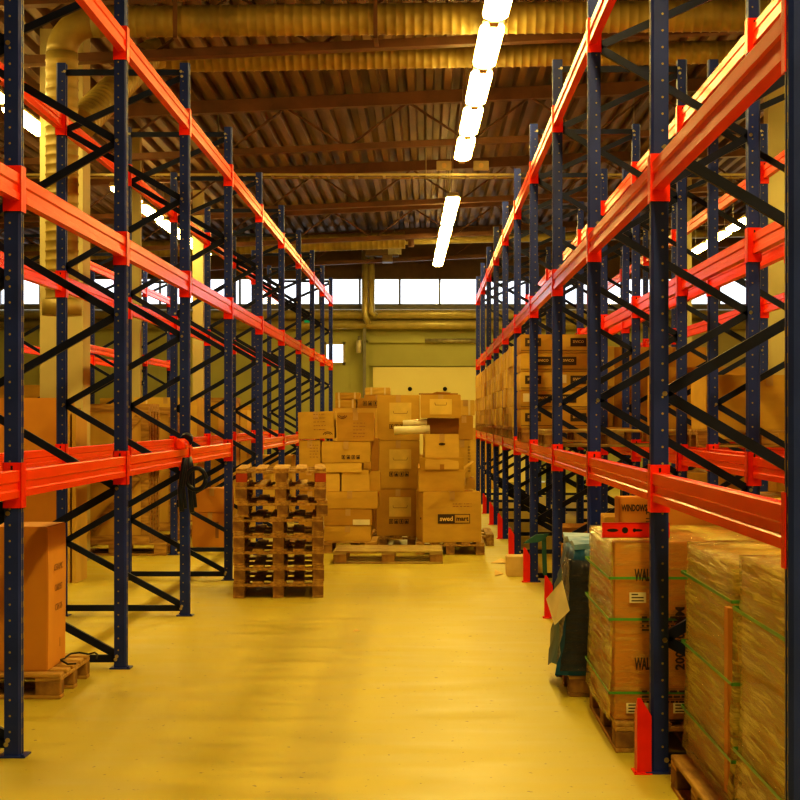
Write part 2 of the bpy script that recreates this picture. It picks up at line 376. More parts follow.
# cable tray across the aisle
t=thing('cable_tray','orange lit ladder cable tray crossing the roof below the trusses','cable tray',(0,23.0,5.08))
for s in (-.10,.10):
    b=bmesh.new(); add_box(b,-8,9,s*1.6-.01,s*1.6+.01,-.02,.01); obj('side_rail',b,'pipe',parent=t)
b0=None
for k in range(42):
    if b0 is None:
        b=bmesh.new(); add_box(b,-.02,.02,-.16,.16,-.02,-.005); b0=mesh_of('rung',b,'pipe')
    link('rung',b0,t,(-7.8+k*.4,0,0))
for xx in (-6,-3,0,3,6):
    b=bmesh.new(); add_tube(b,[(xx,.1,0),(xx,.1,roofz(xx)-5.08)],.01,6); obj('hanger_rod',b,'steel',parent=t)
for i,px in enumerate((444,481)):
    t=thing('emergency_lamp',['left','right'][i]+' small twin emergency lamp box beside light row on cable tray','lamp',(wx(px,22.8),22.8,5.17))
    b=bmesh.new(); add_box(b,-.11,.11,-.05,.05,-.04,.09); bevel(b,.01); obj('housing',b,'lampb',parent=t)
    b=bmesh.new(); add_tube(b,[(0,-.05,.02),(0,-.08,.02)],.035,10); obj('lens',b,'label',parent=t)
# fan heater
t=thing('fan_heater','brown fan heater hanging under the roof above the vertical pipes','heater',(wx(384,38.2),38.2,wz(250,38.2)))
b=bmesh.new(); add_box(b,-.45,.35,-.2,.3,-.14,.14); bevel(b,.015); obj('housing',b,'heater',parent=t)
b=bmesh.new(); add_box(b,.1,.42,-.24,-.2,-.13,.0); obj('louvre',b,'steel',parent=t)
b=bmesh.new(); add_box(b,-.04,.2,-.2,.2,-.3,-.14); obj('fan_box',b,'heater',parent=t)
for sx in (-.3,.25):
    b=bmesh.new(); add_tube(b,[(sx,0,.1),(sx,0,roofz(0)-wz(250,38.2))],.012,6); obj('hanger_rod',b,'steel',parent=t)

# luminaires
def lum_meshes():
    L=1.90
    b=bmesh.new(); add_prism(b,[(-.10,0),(-.075,.06),(.075,.06),(.10,0)],'y',-L/2,L/2); body=mesh_of('housing',b,'lampb')
    b=bmesh.new(); 
    sec=[(-.115,0),(-.11,-.03),(-.06,-.055),(.06,-.055),(.11,-.03),(.115,0)]
    rings=[]
    for yy,k in ((-L/2+.12,.35),(-L/2+.16,.8),(-L/2+.24,1),(L/2-.24,1),(L/2-.16,.8),(L/2-.12,.35)):
        rings.append([b.verts.new((x*(.6+.4*k),yy,z*k-.004)) for x,z in sec])
    for a,c in zip(rings[:-1],rings[1:]):
        for q in range(5): b.faces.new((a[q],a[q+1],c[q+1],c[q]))
        b.faces.new((a[5],a[0],c[0],c[5]))
    b.faces.new(rings[0]); b.faces.new(rings[-1][::-1])
    diff=mesh_of('diffuser',b,'tube')
    b=bmesh.new(); add_box(b,-.04,.04,L/2-.10,L/2+.09,-.050,.03); br=mesh_of('bracket',b,'lampb')
    b=bmesh.new(); add_tube(b,[(0,0,.05),(0,0,.95)],.006,6); rod=mesh_of('hanger_rod',b,'steel')
    return body,diff,br,rod
LB,LD,LBR,LR=lum_meshes()
def luminaire(x,y,z,rz,label,group):
    t=thing('fluorescent_light',label,'ceiling light',(x,y,z),rz,group)
    link('housing',LB,t); link('diffuser',LD,t); link('bracket',LBR,t); link('hanger_rod',LR,t,(0,-.62,0)); link('hanger_rod',LR,t,(0,.62,0))
    return t
cent=[-5,-3.05,-1.1,.85,2.8,4.75,6.7,8.65,10.6]+[13.5,15.45,17.4,19.35,21.3]+[26.9,28.85,30.8,32.75,34.7,36.65]
for y in cent:
    luminaire(.62-.0147*(y-14.1),y,5.2,.0147,'glowing strip light in the row hanging over the main aisle','strip lights over the main aisle')
k=0; y=-4.
while y<35.6:
    if abs(y-23)>1.2:
        if y>9:
            luminaire(-4.75,y,5.15,0,'glowing strip light in the row beyond the left rack','strip lights beyond the left rack')
        luminaire(5.8,y,5.2,0,'glowing strip light in the row beyond the right racks','strip lights beyond the right racks')
    y+=2.1

# ------------------------------------------------------------------ pallet racks
HT=4.47; PW=.078; PD=.075            # post width (x) and depth (y)
def frame_mesh(sgn):
    b=bmesh.new()
    for cx in (0,1.0):
        x=sgn*cx; o=1 if cx==0 else -1      # outer side
        # lipped omega section, open towards the frame inside
        h=PW/2; e=PD/2; so=-sgn*o
        pr=[(x+so*h,-e*.62),(x+so*h,-e*.25),(x+so*(h-.010),-e*.2),(x+so*(h-.010),e*.2),(x+so*h,e*.25),(x+so*h,e*.62),(x+so*(h-.012),e),(x-so*h,e),(x-so*h,e*.55),(x-so*(h-.02),e*.5),(x-so*(h-.02),-e*.5),(x-so*h,-e*.55),(x-so*h,-e),(x+so*(h-.012),-e)]
        add_prism(b,pr,'z',0,HT,0)
        z=.12
        while z<HT-.05:
            for ys in (-1,1):                # round holes on the flanges, tan for light showing through
                yy=ys*(e+.0008); c=[b.verts.new((x-so*.012+.0058*math.cos(a),yy,z+.0058*math.sin(a))) for a in [k*math.pi/3 for k in range(6)]]
                f=b.faces.new(c); f.material_index=1
            for yy in (-e*.45,e*.45):        # slots on the face, same painted light-through tan
                xx=x+so*(h+.0008)
                c=[b.verts.new(p) for p in ((xx,yy-.005,z-.016),(xx,yy+.005,z-.016),(xx,yy+.005,z+.012),(xx,yy-.005,z+.012))]
                f=b.faces.new(c); f.material_index=1
            z+=.075
    return mesh_of('upright_frame',b,'navy','hole')
FM={s:frame_mesh(s) for s in (-1,1)}
b=bmesh.new(); add_box(b,-.065,.065,-.06,.06,0,.008); add_tube(b,[(.05,-.045,.008),(.05,-.045,.018)],.008,6); add_tube(b,[(-.05,.045,.008),(-.05,.045,.018)],.008,6); FOOT=mesh_of('base_plate',b,'navy')
def brace_mesh(sgn, xa,za,xb,zb):
    b=bmesh.new(); w=.048
    add_bar(b,(sgn*xa,0,za),(sgn*xb,0,zb),w,.004,(0,1,0),0)
    d=Vector((sgn*(xb-xa),0,zb-za)).normalized(); s=Vector((-d.z,0,d.x))
    for q in (-1,1):
        o=s*q*(w/2-.002); add_bar(b,Vector((sgn*xa,.014,za))+o,Vector((sgn*xb,.014,zb))+o,.004,.03,(0,1,0),0)
    for (x,z) in ((xa,za),(xb,zb)):
        add_tube(b,[(sgn*x,-.040,z),(sgn*x,-.034,z)],.012,8,1)
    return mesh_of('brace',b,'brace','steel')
def zig(sgn, low_at_front):
    lo=[.08,1.15,2.26,3.37]; hi=[.60,1.71,2.82,3.93]
    front,rear=(lo,hi) if low_at_front else (hi,lo)
    nodes=[]
    for i in range(4):
        if low_at_front: nodes+= [(.0,lo[i]),(1.,hi[i])]
        else: nodes+= [(1.,lo[i]),(.0,hi[i])]
    ms=[]
    for a,c in zip(nodes[:-1],nodes[1:]):
        f=lambda p: .022+p*.956
        ms.append(brace_mesh(sgn,f(a[0]),a[1],f(c[0]),c[1]))
    ms.append(brace_mesh(sgn,.03,.06,.97,.06)); ms.append(brace_mesh(sgn,.03,4.40,.97,4.40))
    last=nodes[-1]
    ms.append(brace_mesh(sgn,.022+last[0]*.956,last[1],.022+(1-last[0])*.956,4.36))
    return ms
ZIG={(-1,True):zig(-1,True),(1,False):zig(1,False)}
def join_meshes(name, ms, *mats):
    b=bmesh.new()
    for m in ms: b.from_mesh(m)
    me=bpy.data.meshes.new(name); b.to_mesh(me); b.free()
    for m in mats: me.materials.append(M[m])
    return me
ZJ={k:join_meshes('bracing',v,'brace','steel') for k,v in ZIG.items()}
BH=.13
def beam_mesh(L):
    h=BH/2; t=.024
    b=bmesh.new()
    pr=[(-t,-h),(t,-h),(t,-h*.5),(t-.008,-h*.40),(t-.008,h*.08),(t,h*.20),(t,h*.93),(t-.004,h),(t-.016,h),(t-.02,h-.012),(-t+.02,h-.012),(-t+.016,h),(-t+.004,h),(-t,h*.93),(-t,h*.20),(-t+.008,h*.08),(-t+.008,-h*.40),(-t,-h*.5)]
    add_prism(b,pr,'y',.0,L)
    return mesh_of('beam',b,'orange')
b=bmesh.new()
xo,yo=PW/2+.005,.046
add_box(b,-xo,-xo+.004,0,yo,-.115,.10); add_box(b,xo-.004,xo,0,yo,-.115,.10); add_box(b,-xo,xo,yo-.004,yo,-.115,.10)
add_box(b,-.004,.006,yo-.001,yo+.0015,.045,.085,1)
CONN=mesh_of('beam_connector',b,'red','black')
def conn_far():
    return CONN
b=bmesh.new(); bmesh.ops.create_cube(b,size=0); b.free()
BMC={}
def rack(name,label,group,x0,sgn,ys,levels,low_front,detail=8,skip=()):
    t=thing(name,label,'pallet rack',(x0,0,0),0,group)
    key=(sgn,low_front)
    for i,y in enumerate(ys):
        f=link('upright_frame',FM[sgn],t,(0,y,0))
        for cx in (0,1.0): link('base_plate',FOOT,f,(sgn*cx,0,0))
        if i<detail:
            for m in ZIG[key]: link('brace',m,f)
        else: link('bracing',ZJ[key],f)
    for i,(a,c) in enumerate(zip(ys[:-1],ys[1:])):
        L=round(c-a-2*.042,3)
        if L not in BMC: BMC[L]=beam_mesh(L)
        for li,z in enumerate(levels):
            for fi,cx in enumerate((0.,1.)):
                if (i,li,fi) in skip: continue
                off=-.012 if cx==0 else .012
                bm_=link('beam',BMC[L],t,(sgn*(cx+off),a+.042,z))
                if i<detail:
                    link('beam_connector',CONN,bm_,(-sgn*off,-.042,0))
                    c2=link('beam_connector',CONN,bm_,(-sgn*off,L+.042,0)); c2.rotation_euler.z=math.pi
                else:
                    k=('far',L,sgn*off)
                    if k not in BMC:
                        bb=bmesh.new()
                        for yy,q in ((-.042,0),(L+.042,math.pi)):
                            tmp=CONN.copy(); tmp.transform(Matrix.Translation((-sgn*off,yy,0))@Matrix.Rotation(q,4,'Z')); bb.from_mesh(tmp); bpy.data.meshes.remove(tmp)
                        me=bpy.data.meshes.new('beam_connectors'); bb.to_mesh(me); bb.free(); me.materials.append(M['red']); me.materials.append(M['black']); BMC[k]=me
                    link('beam_connector',BMC[k],bm_)
    return t
LX,RX=-1.95,1.053
YL=[4.85,7.58,10.24,12.96,15.8,18.72,21.6,24.5,27.4,30.1,32.75]
YR=[4.5]+[7.24+2.8*k for k in range(10)]
LEV=[1.29,2.69,4.0]
rack('pallet_rack','blue pallet rack with orange beams lining the left side of the aisle',None,LX,-1,YL,LEV,True,8,skip=((4,0,0),))
rack('pallet_rack','blue pallet rack with orange beams along the right aisle side, holding cartons',None,RX,1,YR,LEV,False,8)
rack('pallet_rack','second rack row standing behind the right aisle rack, back to back',None,2.30,1,YR,LEV,False,7)
rack('pallet_rack','far orange beamed rack beyond the side aisle at left',None,-5.3,-1,[24.6,27.4,30.2,33.0],LEV,True,3)

# post guards
b=bmesh.new()
add_prism(b,[(-.035,0),(.030,0),(.030,.26),(-.018,.34),(-.035,.34)],'y',-.003,.003)
add_prism(b,[(0,0),(.09,0),(.09,.26),(0,.34)],'x',-.035,-.029)
add_box(b,-.05,.03,-.03,.09,0,.006); add_tube(b,[(-.043,-.02,.006),(-.043,-.02,.016)],.007,6)
GUARD=mesh_of('post_guard',b,'red')
for i,lab in zip((1,2,3,4,5,6,7,8),('red steel post guard at foot of nearest full right-hand upright','red steel post guard hidden mostly behind the blue wrapped load','red steel post guard beside the white paper on the blue load','red steel post guard just beyond the blue wrapped load','third red post guard beyond the blue wrapped load, by the white low box','small red post guard behind the low white box','small red post guard second beyond the low white box','farthest small red post guard beside the carton pile')):
    o=link('post_guard',GUARD,None,(.985,YR[i]-.04,0)); tag(o,lab,'post guard')

# ------------------------------------------------------------------ pallets
def pallet_parts(mats=('wood','wood2')):
    """length 1.2 along x, width .8 along y, origin at centre bottom"""
    P=[]
    b=bmesh.new(); add_box(b,-.6,.6,-.05,.05,0,.022); bevel(b,.004); bot=mesh_of('bottom_board',b,mats[0])
    for y in (-.35,0,.35): P.append(('bottom_board',bot,(0,y,0)))
    b=bmesh.new(); add_box(b,-.0725,.0725,-.05,.05,0,.078); bevel(b,.004); blk=mesh_of('block',b,mats[1])
    for x in (-.5275,0,.5275):
        for y in (-.35,0,.35): P.append(('block',blk,(x,y,.022)))
    b=bmesh.new(); add_box(b,-.0725,.0725,-.4,.4,0,.022); bevel(b,.003); cr=mesh_of('cross_board',b,mats[0])
    for x in (-.5275,0,.5275): P.append(('cross_board',cr,(x,0,.100)))
    for y,w in ((-.35,.1),(-.18,.1),(0,.145),(.18,.1),(.35,.1)):
        b=bmesh.new(); add_box(b,-.6,.6,-w/2,w/2,0,.022); bevel(b,.004); P.append(('deck_board',mesh_of('deck_board',b,mats[0]),(0,y,.122)))
    return P
PP={'a':pallet_parts(),'b':pallet_parts(('woodold','wood2'))}
def pallet_simple():
    b=bmesh.new()
    for n,m,l in PP['a']:
        tmp=m.copy(); tmp.transform(Matrix.Translation(l)); b.from_mesh(tmp); bpy.data.meshes.remove(tmp)
    return mesh_of('pallet',b,'wood2' if False else 'wood')
PS=pallet_simple()
PH=.144
def pallet(loc,rz,label,group=None,kind='a',simple=False):
    if simple:
        return tag(link('wooden_pallet',PS,None,loc,rz),label,'pallet',group)
    t=thing('wooden_pallet',label,'pallet',loc,rz,group)
    for n,m,l in PP[kind]: link(n,m,t,l)
    return t

# ------------------------------------------------------------------ cartons
CM={}
def carton_mesh(w,d,h,mat,crumple=0.006,seed=0):
    key=(round(w,3),round(d,3),round(h,3),mat,seed)
    if key in CM: return CM[key]
    rnd=random.Random(hash(key)&0xffff)
    b=bmesh.new(); add_box(b,-w/2,w/2,-d/2,d/2,0,h)
    bmesh.ops.subdivide_edges(b,edges=b.edges[:],cuts=2,use_grid_fill=True)
    for v in b.verts:
        if v.co.z>.001 and v.co.z<h-.001:
            nx=v.co.x/(w/2); ny=v.co.y/(d/2)
            k=rnd.uniform(-.2,1)*crumple
            v.co.x+=nx*k; v.co.y+=ny*k
        elif v.co.z>=h-.001:
            v.co.x+=rnd.uniform(-1,1)*crumple*.5; v.co.y+=rnd.uniform(-1,1)*crumple*.5
    sharp=[e for e in b.edges if len(e.link_faces)==2 and e.calc_face_angle()>.9]
    bmesh.ops.bevel(b,geom=sharp,offset=.006,segments=2,affect='EDGES')
    # flap seam along the top and down the two ends
    CM[key]=mesh_of('carton_body',b,mat); return CM[key]
def strip(b,x0,x1,y0,y1,z0,z1): add_box(b,x0,x1,y0,y1,z0,z1)
def carton(w,d,h,loc,label,rz=0,mat='card0',group=None,tape=True,extra=None,name='cardboard_box',cat='box',seed=0,fronttape=True):
    t=thing(name,label,cat,loc,rz,group)
    link('carton_body',carton_mesh(w,d,h,mat,seed=seed),t)
    if tape:
        b=bmesh.new(); e=.0075
        strip(b,-.03,.03,-d/2-.004,d/2+.004,h-.001,h+.0012)
        if fronttape: strip(b,-.03,.03,-d/2-e,-d/2-e+.0015,h-min(.09,h*.4),h+.001)
        obj('packing_tape',b,'tape',parent=t)
    if extra: extra(t,w,d,h)
    return t
def icons(cx,cz,n=4,s=.042,gap=.012):
    def f(t,w,d,h):
        y=-d/2-.0085; b=bmesh.new()
        x=cx*w-(n*(s+gap)-gap)/2; z=cz*h
        for k in range(n):
            x0=x+k*(s+gap)
            for a in ((x0,x0+s,z,z+.006),(x0,x0+s,z+s*1.2-.006,z+s*1.2),(x0,x0+.006,z,z+s*1.2),(x0+s-.006,x0+s,z,z+s*1.2)): add_box(b,a[0],a[1],y,y+.001,a[2],a[3])
            if k%2==0: add_box(b,x0+s*.35,x0+s*.65,y,y+.001,z+s*.25,z+s*.95)
            else: add_box(b,x0+s*.2,x0+s*.8,y,y+.001,z+s*.2,z+s*.65); add_box(b,x0+s*.4,x0+s*.6,y,y+.001,z+s*.65,z+s*.95)
        obj('handling_symbols',b,'ink',parent=t)
    return f
def panel(cx,cz,pw,ph,mat='lab',name='paper_label'):
    def f(t,w,d,h):
        y=-d/2-.0078; b=bmesh.new(); add_box(b,cx*w-pw/2,cx*w+pw/2,y,y+.001,cz*h-ph/2,cz*h+ph/2); obj(name,b,mat,parent=t)
        return y
    return f
def smile(cx,cz,r=.10,mat='inkfade'):
    def f(t,w,d,h):
        y=-d/2-.0088; b=bmesh.new()
        pts=[(cx*w-r,y,cz*h+.03),(cx*w-r*.9,y,cz*h),(cx*w+r*.9,y,cz*h),(cx*w+r,y,cz*h+.03)]
        for p,q in zip(pts[:-1],pts[1:]): add_bar(b,p,q,.006,.0008,(0,1,0))
        obj('printed_mark',b,mat,parent=t)
    return f
def arcs(cx,cz,up=1):
    def f(t,w,d,h):
        y=-d/2-.0088; b=bmesh.new()
        for r in (.03,.05):
            P=[(cx*w+r*math.cos(a)*1.1,y,cz*h+up*r*math.sin(a)*.8) for a in [math.pi*(.05+.9*k/8) for k in range(9)]]
            for p,q in zip(P[:-1],P[1:]): add_bar(b,p,q,.007,.0008,(0,1,0))
        obj('printed_mark',b,'ink',parent=t)
    return f
def lines(cx,cz,pw,ph,n=4,mat='inkfade',seed=0):
    def f(t,w,d,h):
        y=-d/2-.0086; b=bmesh.new(); rnd=random.Random(seed)
        for k in range(n):
            z=cz*h+ph/2-ph*k/max(1,n-1)
            x=cx*w-pw/2
            while x<cx*w+pw/2:
                l=rnd.uniform(.01,.04); add_box(b,x,min(x+l,cx*w+pw/2),y,y+.001,z-.004,z+.004); x+=l+rnd.uniform(.006,.02)
        obj('printed_text',b,mat,parent=t)
    return f
def multi(*fs):
    def f(t,w,d,h):
        for g in fs: g(t,w,d,h)
    return f
def vstraps(*xs):
    def f(t,w,d,h):
        for x in xs:
            b=bmesh.new(); e=.009
            for a in ((-d/2-e,-d/2-e+.002,0.002,h+.004),(-d/2-e,d/2+e,h+.002,h+.004),(d/2+e-.002,d/2+e,0.002,h+.004)): add_box(b,x*w-.012,x*w+.012,a[0],a[1],a[2],a[3])
            obj('strap',b,'strapw',parent=t)
    return f
def pbox(x0,x1,y0,y1,d,dep,label,rz=0,**kw):
    """carton whose camera-side face stands at distance d between these sight lines"""
    w=wx(x1,d)-wx(x0,d); h=wz(y0,d)-wz(y1,d); cx=(wx(x0,d)+wx(x1,d))/2
    return carton(w-.004,dep,h-.002,(cx,d+dep/2,wz(y1,d)+.001),label,rz,**kw)

# --- open-flap carton
def open_carton(w,d,h,loc,label,rz=0,mat='card0',flap=.14,skipfront=False,angs=(35,20,60,50)):
    t=thing('open_cardboard_box',label,'box',loc,rz); th=.006
    b=bmesh.new()
    add_box(b,-w/2,w/2,-d/2,-d/2+th,0,h); add_box(b,-w/2,w/2,d/2-th,d/2,0,h)
    add_box(b,-w/2,-w/2+th,-d/2+th,d/2-th,0,h); add_box(b,w/2-th,w/2,-d/2+th,d/2-th,0,h); add_box(b,-w/2+th,w/2-th,-d/2+th,d/2-th,0,th)
    obj('carton_body',b,mat,parent=t)
    for (side,ang) in zip('fblr',angs):
        a=math.radians(ang); b=bmesh.new(); c,s=math.cos(a)*flap,math.sin(a)*flap
        if side=='f': add_prism(b,[(-d/2,h),(-d/2+.005,h+.002),(-d/2-c+.005,h+s),(-d/2-c,h+s-.003)],'x',-w/2+.01,w/2-.01)
        if side=='b': add_prism(b,[(d/2,h),(d/2-.005,h+.002),(d/2+c-.005,h+s),(d/2+c,h+s-.003)],'x',-w/2+.01,w/2-.01)
        if side=='l': add_prism(b,[(-w/2,h),(-w/2+.005,h+.002),(-w/2-c+.005,h+s),(-w/2-c,h+s-.003)],'y',-d/2+.01,d/2-.01)
        if side=='r': add_prism(b,[(w/2,h),(w/2-.005,h+.002),(w/2+c-.005,h+s),(w/2+c,h+s-.003)],'y',-d/2+.01,d/2-.01)
        obj('flap',b,mat,parent=t)
    return t

# ------------------------------------------------------------------ central pile
d=18.7; ytop=VY+1.456*F/d
pallet((.285,d+.6,0),math.pi/2,'pallet under the big printed carton at right of the central pile')
def swed(t,w,dd,h):
    y=-dd/2-.0085
    b=bmesh.new(); add_box(b,-.17,.03,y,y+.001,h*.47-.055,h*.47+.055); obj('logo_panel',b,'ink',parent=t)
    b=bmesh.new()
    for a in ((.03,.21,.047,.055),(.03,.21,-.055,-.047),(.202,.21,-.055,.055)): add_box(b,a[0],a[1],y,y+.001,h*.47+a[2],h*.47+a[3])
    obj('logo_frame',b,'ink',parent=t)
    text('swed',.075,'label',t,(-.07,y-.001,h*.47),bold=.002); text('mart',.075,'ink',t,(.118,y-.001,h*.47),bold=.002)
    lines(.17,.74,.22,.03,2,'inkfade',3)(t,w,dd,h)
    o=text('swed',.05,'ink',t,(-w/2-.009,-.2,h*.47),'left')
pbox(419,478,492,ytop,d,.72,'large carton printed swed mart at right foot of the central pile',rz=.12,mat='card0',extra=swed,seed=1)
zs=wz(492,d)
open_carton(.54,.52,wz(470,d)-zs,(wx(441,d),d+.34,zs+.002),'open flapped carton on top of the large printed carton',.03,'card0',.15,angs=(75,20,62,38))
zt=wz(470,d)
def oval(t,w,dd,h):
    y=-dd/2-.0088; b=bmesh.new(); c=[b.verts.new((.0+.04*math.cos(a),y,h*.72+.016*math.sin(a))) for a in [k*math.pi/8 for k in range(16)]]; b.faces.new(c); obj('printed_oval',b,'ink',parent=t)
pbox(424,458,434,470-.2,d+.05,.46,'carton with small dark oval above the open flapped carton',rz=.05,mat='card2',extra=multi(oval,panel(0,.08,.05,.06,'card3','tape_patch')),seed=2)
pbox(427,459,418,434,d+.26,.40,'shaded low carton wedged between oval carton and labelled top carton',mat='card3',tape=False)  # shadow on this carton is put into its dark cardboard colour
pbox(420.5,461,394.5,418,d+.05,.48,'top right carton of the pile with pasted yellow label',mat='card0',extra=multi(panel(0,.48,.26,.18),smile(0,.55,.07)),seed=3)
b=bmesh.new(); add_box(b,-.26,.20,-.2,.2,0,.012); add_prism(b,[(-.1,.012),(.1,.012),(.12,.02),(-.05,.03)],'y',-.21,-.05); tag(obj('cardboard_sheet',b,'card3',loc=(wx(441,d),d+.3,wz(394.5,d)+.004)),'loose flat cardboard sheet lying on the topmost right carton','cardboard')
# film rolls lying out to the left
for i,(xa,xb,py,dd,r,lab) in enumerate(((394,430,429.8,18.80,.050,'lower front pale film roll poking out left of the shaded carton'),(403,427,422.3,18.84,.034,'thin upper pale film roll resting above the others'),(409,427,429.9,18.90,.044,'short pale film roll behind the front roll'))):
    t=thing('film_roll',lab,'roll',(0,0,0)); x0,x1=wx(xa,dd),wx(xb,dd); z=wz(py,dd)
    b=bmesh.new(); add_tube(b,[(x0,dd,z-.01),(x1,dd,z+.005)],r,16); obj('wound_film',b,'roll',parent=t)
    b=bmesh.new(); add_tube(b,[(x0-.006,dd,z-.01),(x0+.01,dd,z-.01)],r*.5,12); obj('core',b,'card3',parent=t)
# column behind right
dq=20.0; pallet((wx(462,dq),dq+.62,0),math.pi/2,'pallet behind the large printed carton, mostly hidden',simple=True)
for (a,c,y0,y1,lab,m,e) in ((452,475,478,534.4,'tall carton behind the large printed carton, partly hidden','card1',None),(453,471,440,478,'narrow upright carton with vertical print behind the oval carton','card0',lines(.4,.5,.03,.3,9,'ink',5)),(455,473,415.5,440,'plain carton above the one with vertical print','card1',None),(456,475,400,415.5,'pale strapped carton topping the rear right column','card2',vstraps(.2))):
    pbox(a,c,y0,y1,dq,.5,lab,mat=m,extra=e)
# middle column
dm=19.75; ym=VY+1.456*F/dm
pallet((-.53,dm+.6,0),math.pi/2,'pallet under the tall three carton middle column')
ex=lambda c: multi(panel(.05,.62,.27,.24),smile(.05,.60,.09),icons(.02,.26,4,.048,.016))
for i,(y0,y1,lab) in enumerate(((489,ym,'bottom carton of the middle column with row of handling symbols'),(440.7,489,'second carton of the middle column with label and handling symbols'),(395,440.7,'top carton of the middle column behind the film rolls'))):
    pbox(376.5+.3*i,419.5,y0,y1,dm,.62,lab,mat=['card1','card0','card0'][i],extra=ex(0),seed=4+i)
pbox(417,425,489,ym+.5,dm-.35,.3,'slim dark carton squeezed between middle column and large printed carton',mat='card1',tape=False)
bpy.data.objects[-1] if False else None
# left group
dl=18.9; yl=VY+1.456*F/dl
pallet((-1.18,dl+.4,0),0,'pallet under the left cartons of the central pile')
pbox(324,371,526,yl,dl,.5,'bottom flat carton of the left group behind the pallet stack',mat='card0',seed=7)
pbox(324,372,509,526,dl,.5,'second flat carton from floor in left group with white sticker',mat='card1',extra=panel(.28,.22,.20,.065,'white'),seed=8)
pbox(322,378,491.5,509,dl,.5,'wide flat carton third from floor in left group',mat='card0',rz=-.02,seed=9)
pbox(321,340,473,491.5,dl+.02,.45,'small carton beside the greenish carton in left group',mat='card2',tape=False)
open_carton(wx(369,dl)-wx(341,dl),.42,wz(473,dl)-wz(491.3,dl)-.02,(wx(354.7,dl),dl+.24,wz(491.3,dl)),'small pale open carton in the middle of left group',.04,'card2',.06,angs=(80,80,70,70))
pbox(369.6,380,471,491.5,dl+.1,.35,'narrow carton with bent flap right of small open carton',mat='card0',tape=False)
pbox(319,362,463,473-.3,dl,.5,'low bright yellow carton lid under the symbol carton',mat='card2',tape=False)
pbox(321,370,441.5,463,dl,.52,'sagging carton with four handling symbols in left group',mat='card0',extra=icons(.1,.18,4,.04,.018),rz=.02,seed=10)
pbox(371,378.5,438,471,dl+.12,.3,'thin upright brown carton beside the sagging symbol carton',mat='card3',tape=False)
pbox(299,320.5,491.5,yl,dl+.02,.45,'lowest carton at left edge of pile hidden behind pallet stack',mat='card1')
pbox(299,319,467.5,491.5,dl+.02,.45,'hidden carton at left edge of pile above the lowest one',mat='card1')
pbox(299,320.5,440.2,467.5,dl+.02,.45,'dented carton at left edge beneath the tilted carton',mat='card0',extra=lines(.2,.6,.1,.14,5,'inkfade',8),seed=12)
t=pbox(298.5,334.5,411.5,439.0,dl,.45,'tilted carton with printed arcs on top left of the pile',mat='card0',extra=multi(lines(.1,.62,.14,.18,5,'inkfade',9),arcs(.32,.12,1)),seed=13); t.rotation_euler.y=-.035
pbox(337,374,412.5,441.5,dl,.45,'carton with printed arcs standing right of the tilted carton',mat='card1',extra=multi(arcs(-.36,.92,-1),lines(.1,.4,.14,.16,5,'inkfade',10)),seed=14)
# rear left boxes
db=21.1; yb=VY+1.456*F/db
pallet((wx(355,db),db+.4,0),0,'pallet at the back of the central pile, hidden by cartons',simple=True)
pbox(332,376,470,yb,db,.5,'hidden lower carton at back left of the pile',mat='card1')
pbox(333,377,408,470,db,.5,'tall carton at back left of the pile, only its top showing',mat='card2')
pbox(335,356,399.5,408,db,.4,'strapped flat carton at back, lower of the pair',mat='card0',extra=vstraps(-.3,.35),tape=False)
pbox(335,360,392.5,399.5,db,.4,'strapped flat carton at back, upper of the pair',mat='card0',extra=vstraps(-.35,.3),tape=False)
pbox(357,376,398,408,db,.4,'flat carton with dark symbols at back of the pile',mat='card1',extra=icons(.2,.25,3,.05,.02),tape=False)
db2=22.1; yb2=VY+1.456*F/db2
pallet((wx(378,db2),db2+.4,0),0,'rearmost pallet of the central pile behind middle column',simple=True)
pbox(364,391,395,yb2,db2,.5,'tall hidden carton behind the middle column',mat='card1')
pbox(365,390,387.5,395,db2,.4,'pale strapped flat carton peeking above the back of the pile',mat='card2',extra=vstraps(-.25,.3),tape=False)
# loose pallet in front
df=17.55; pallet((wx(388,df),df+.4,0),0,'single flat pallet lying on the floor before the carton pile',kind='b')

# pallet stack in the aisle
ds=1600*1.6/(598-VY)
for k in range(8):
    j=[0,.0,.005,-.005,.0,.03,.025,.02][k]
    lab=['bottom pallet of the aisle stack','second pallet from bottom of the aisle stack','third pallet from bottom of the aisle stack','fourth pallet from bottom of the aisle stack','fourth pallet from top of the aisle stack','third pallet from top of the aisle stack','second pallet from top of the aisle stack','top pallet of aisle stack with reddish end blocks'][k]
    p=pallet((wx(278.3,ds)+j-.04,ds+.6,k*PH),math.pi/2+.068+[0,.01,-.01,.008,-.006,.012,-.01,.005][k],lab,'pallets stacked in the aisle',kind='a')
    if k==7:
        for c in kids(p):
            if c.name.startswith('block') and c.location.x<-.4 and abs(c.location.y)>.2:
                me=c.data.copy(); me.materials[0]=M['woodred']; c.data=me; c['label']='reddish painted corner block'

# ------------------------------------------------------------------ goods on the right rack, first level
BT=LEV[0]+BH/2
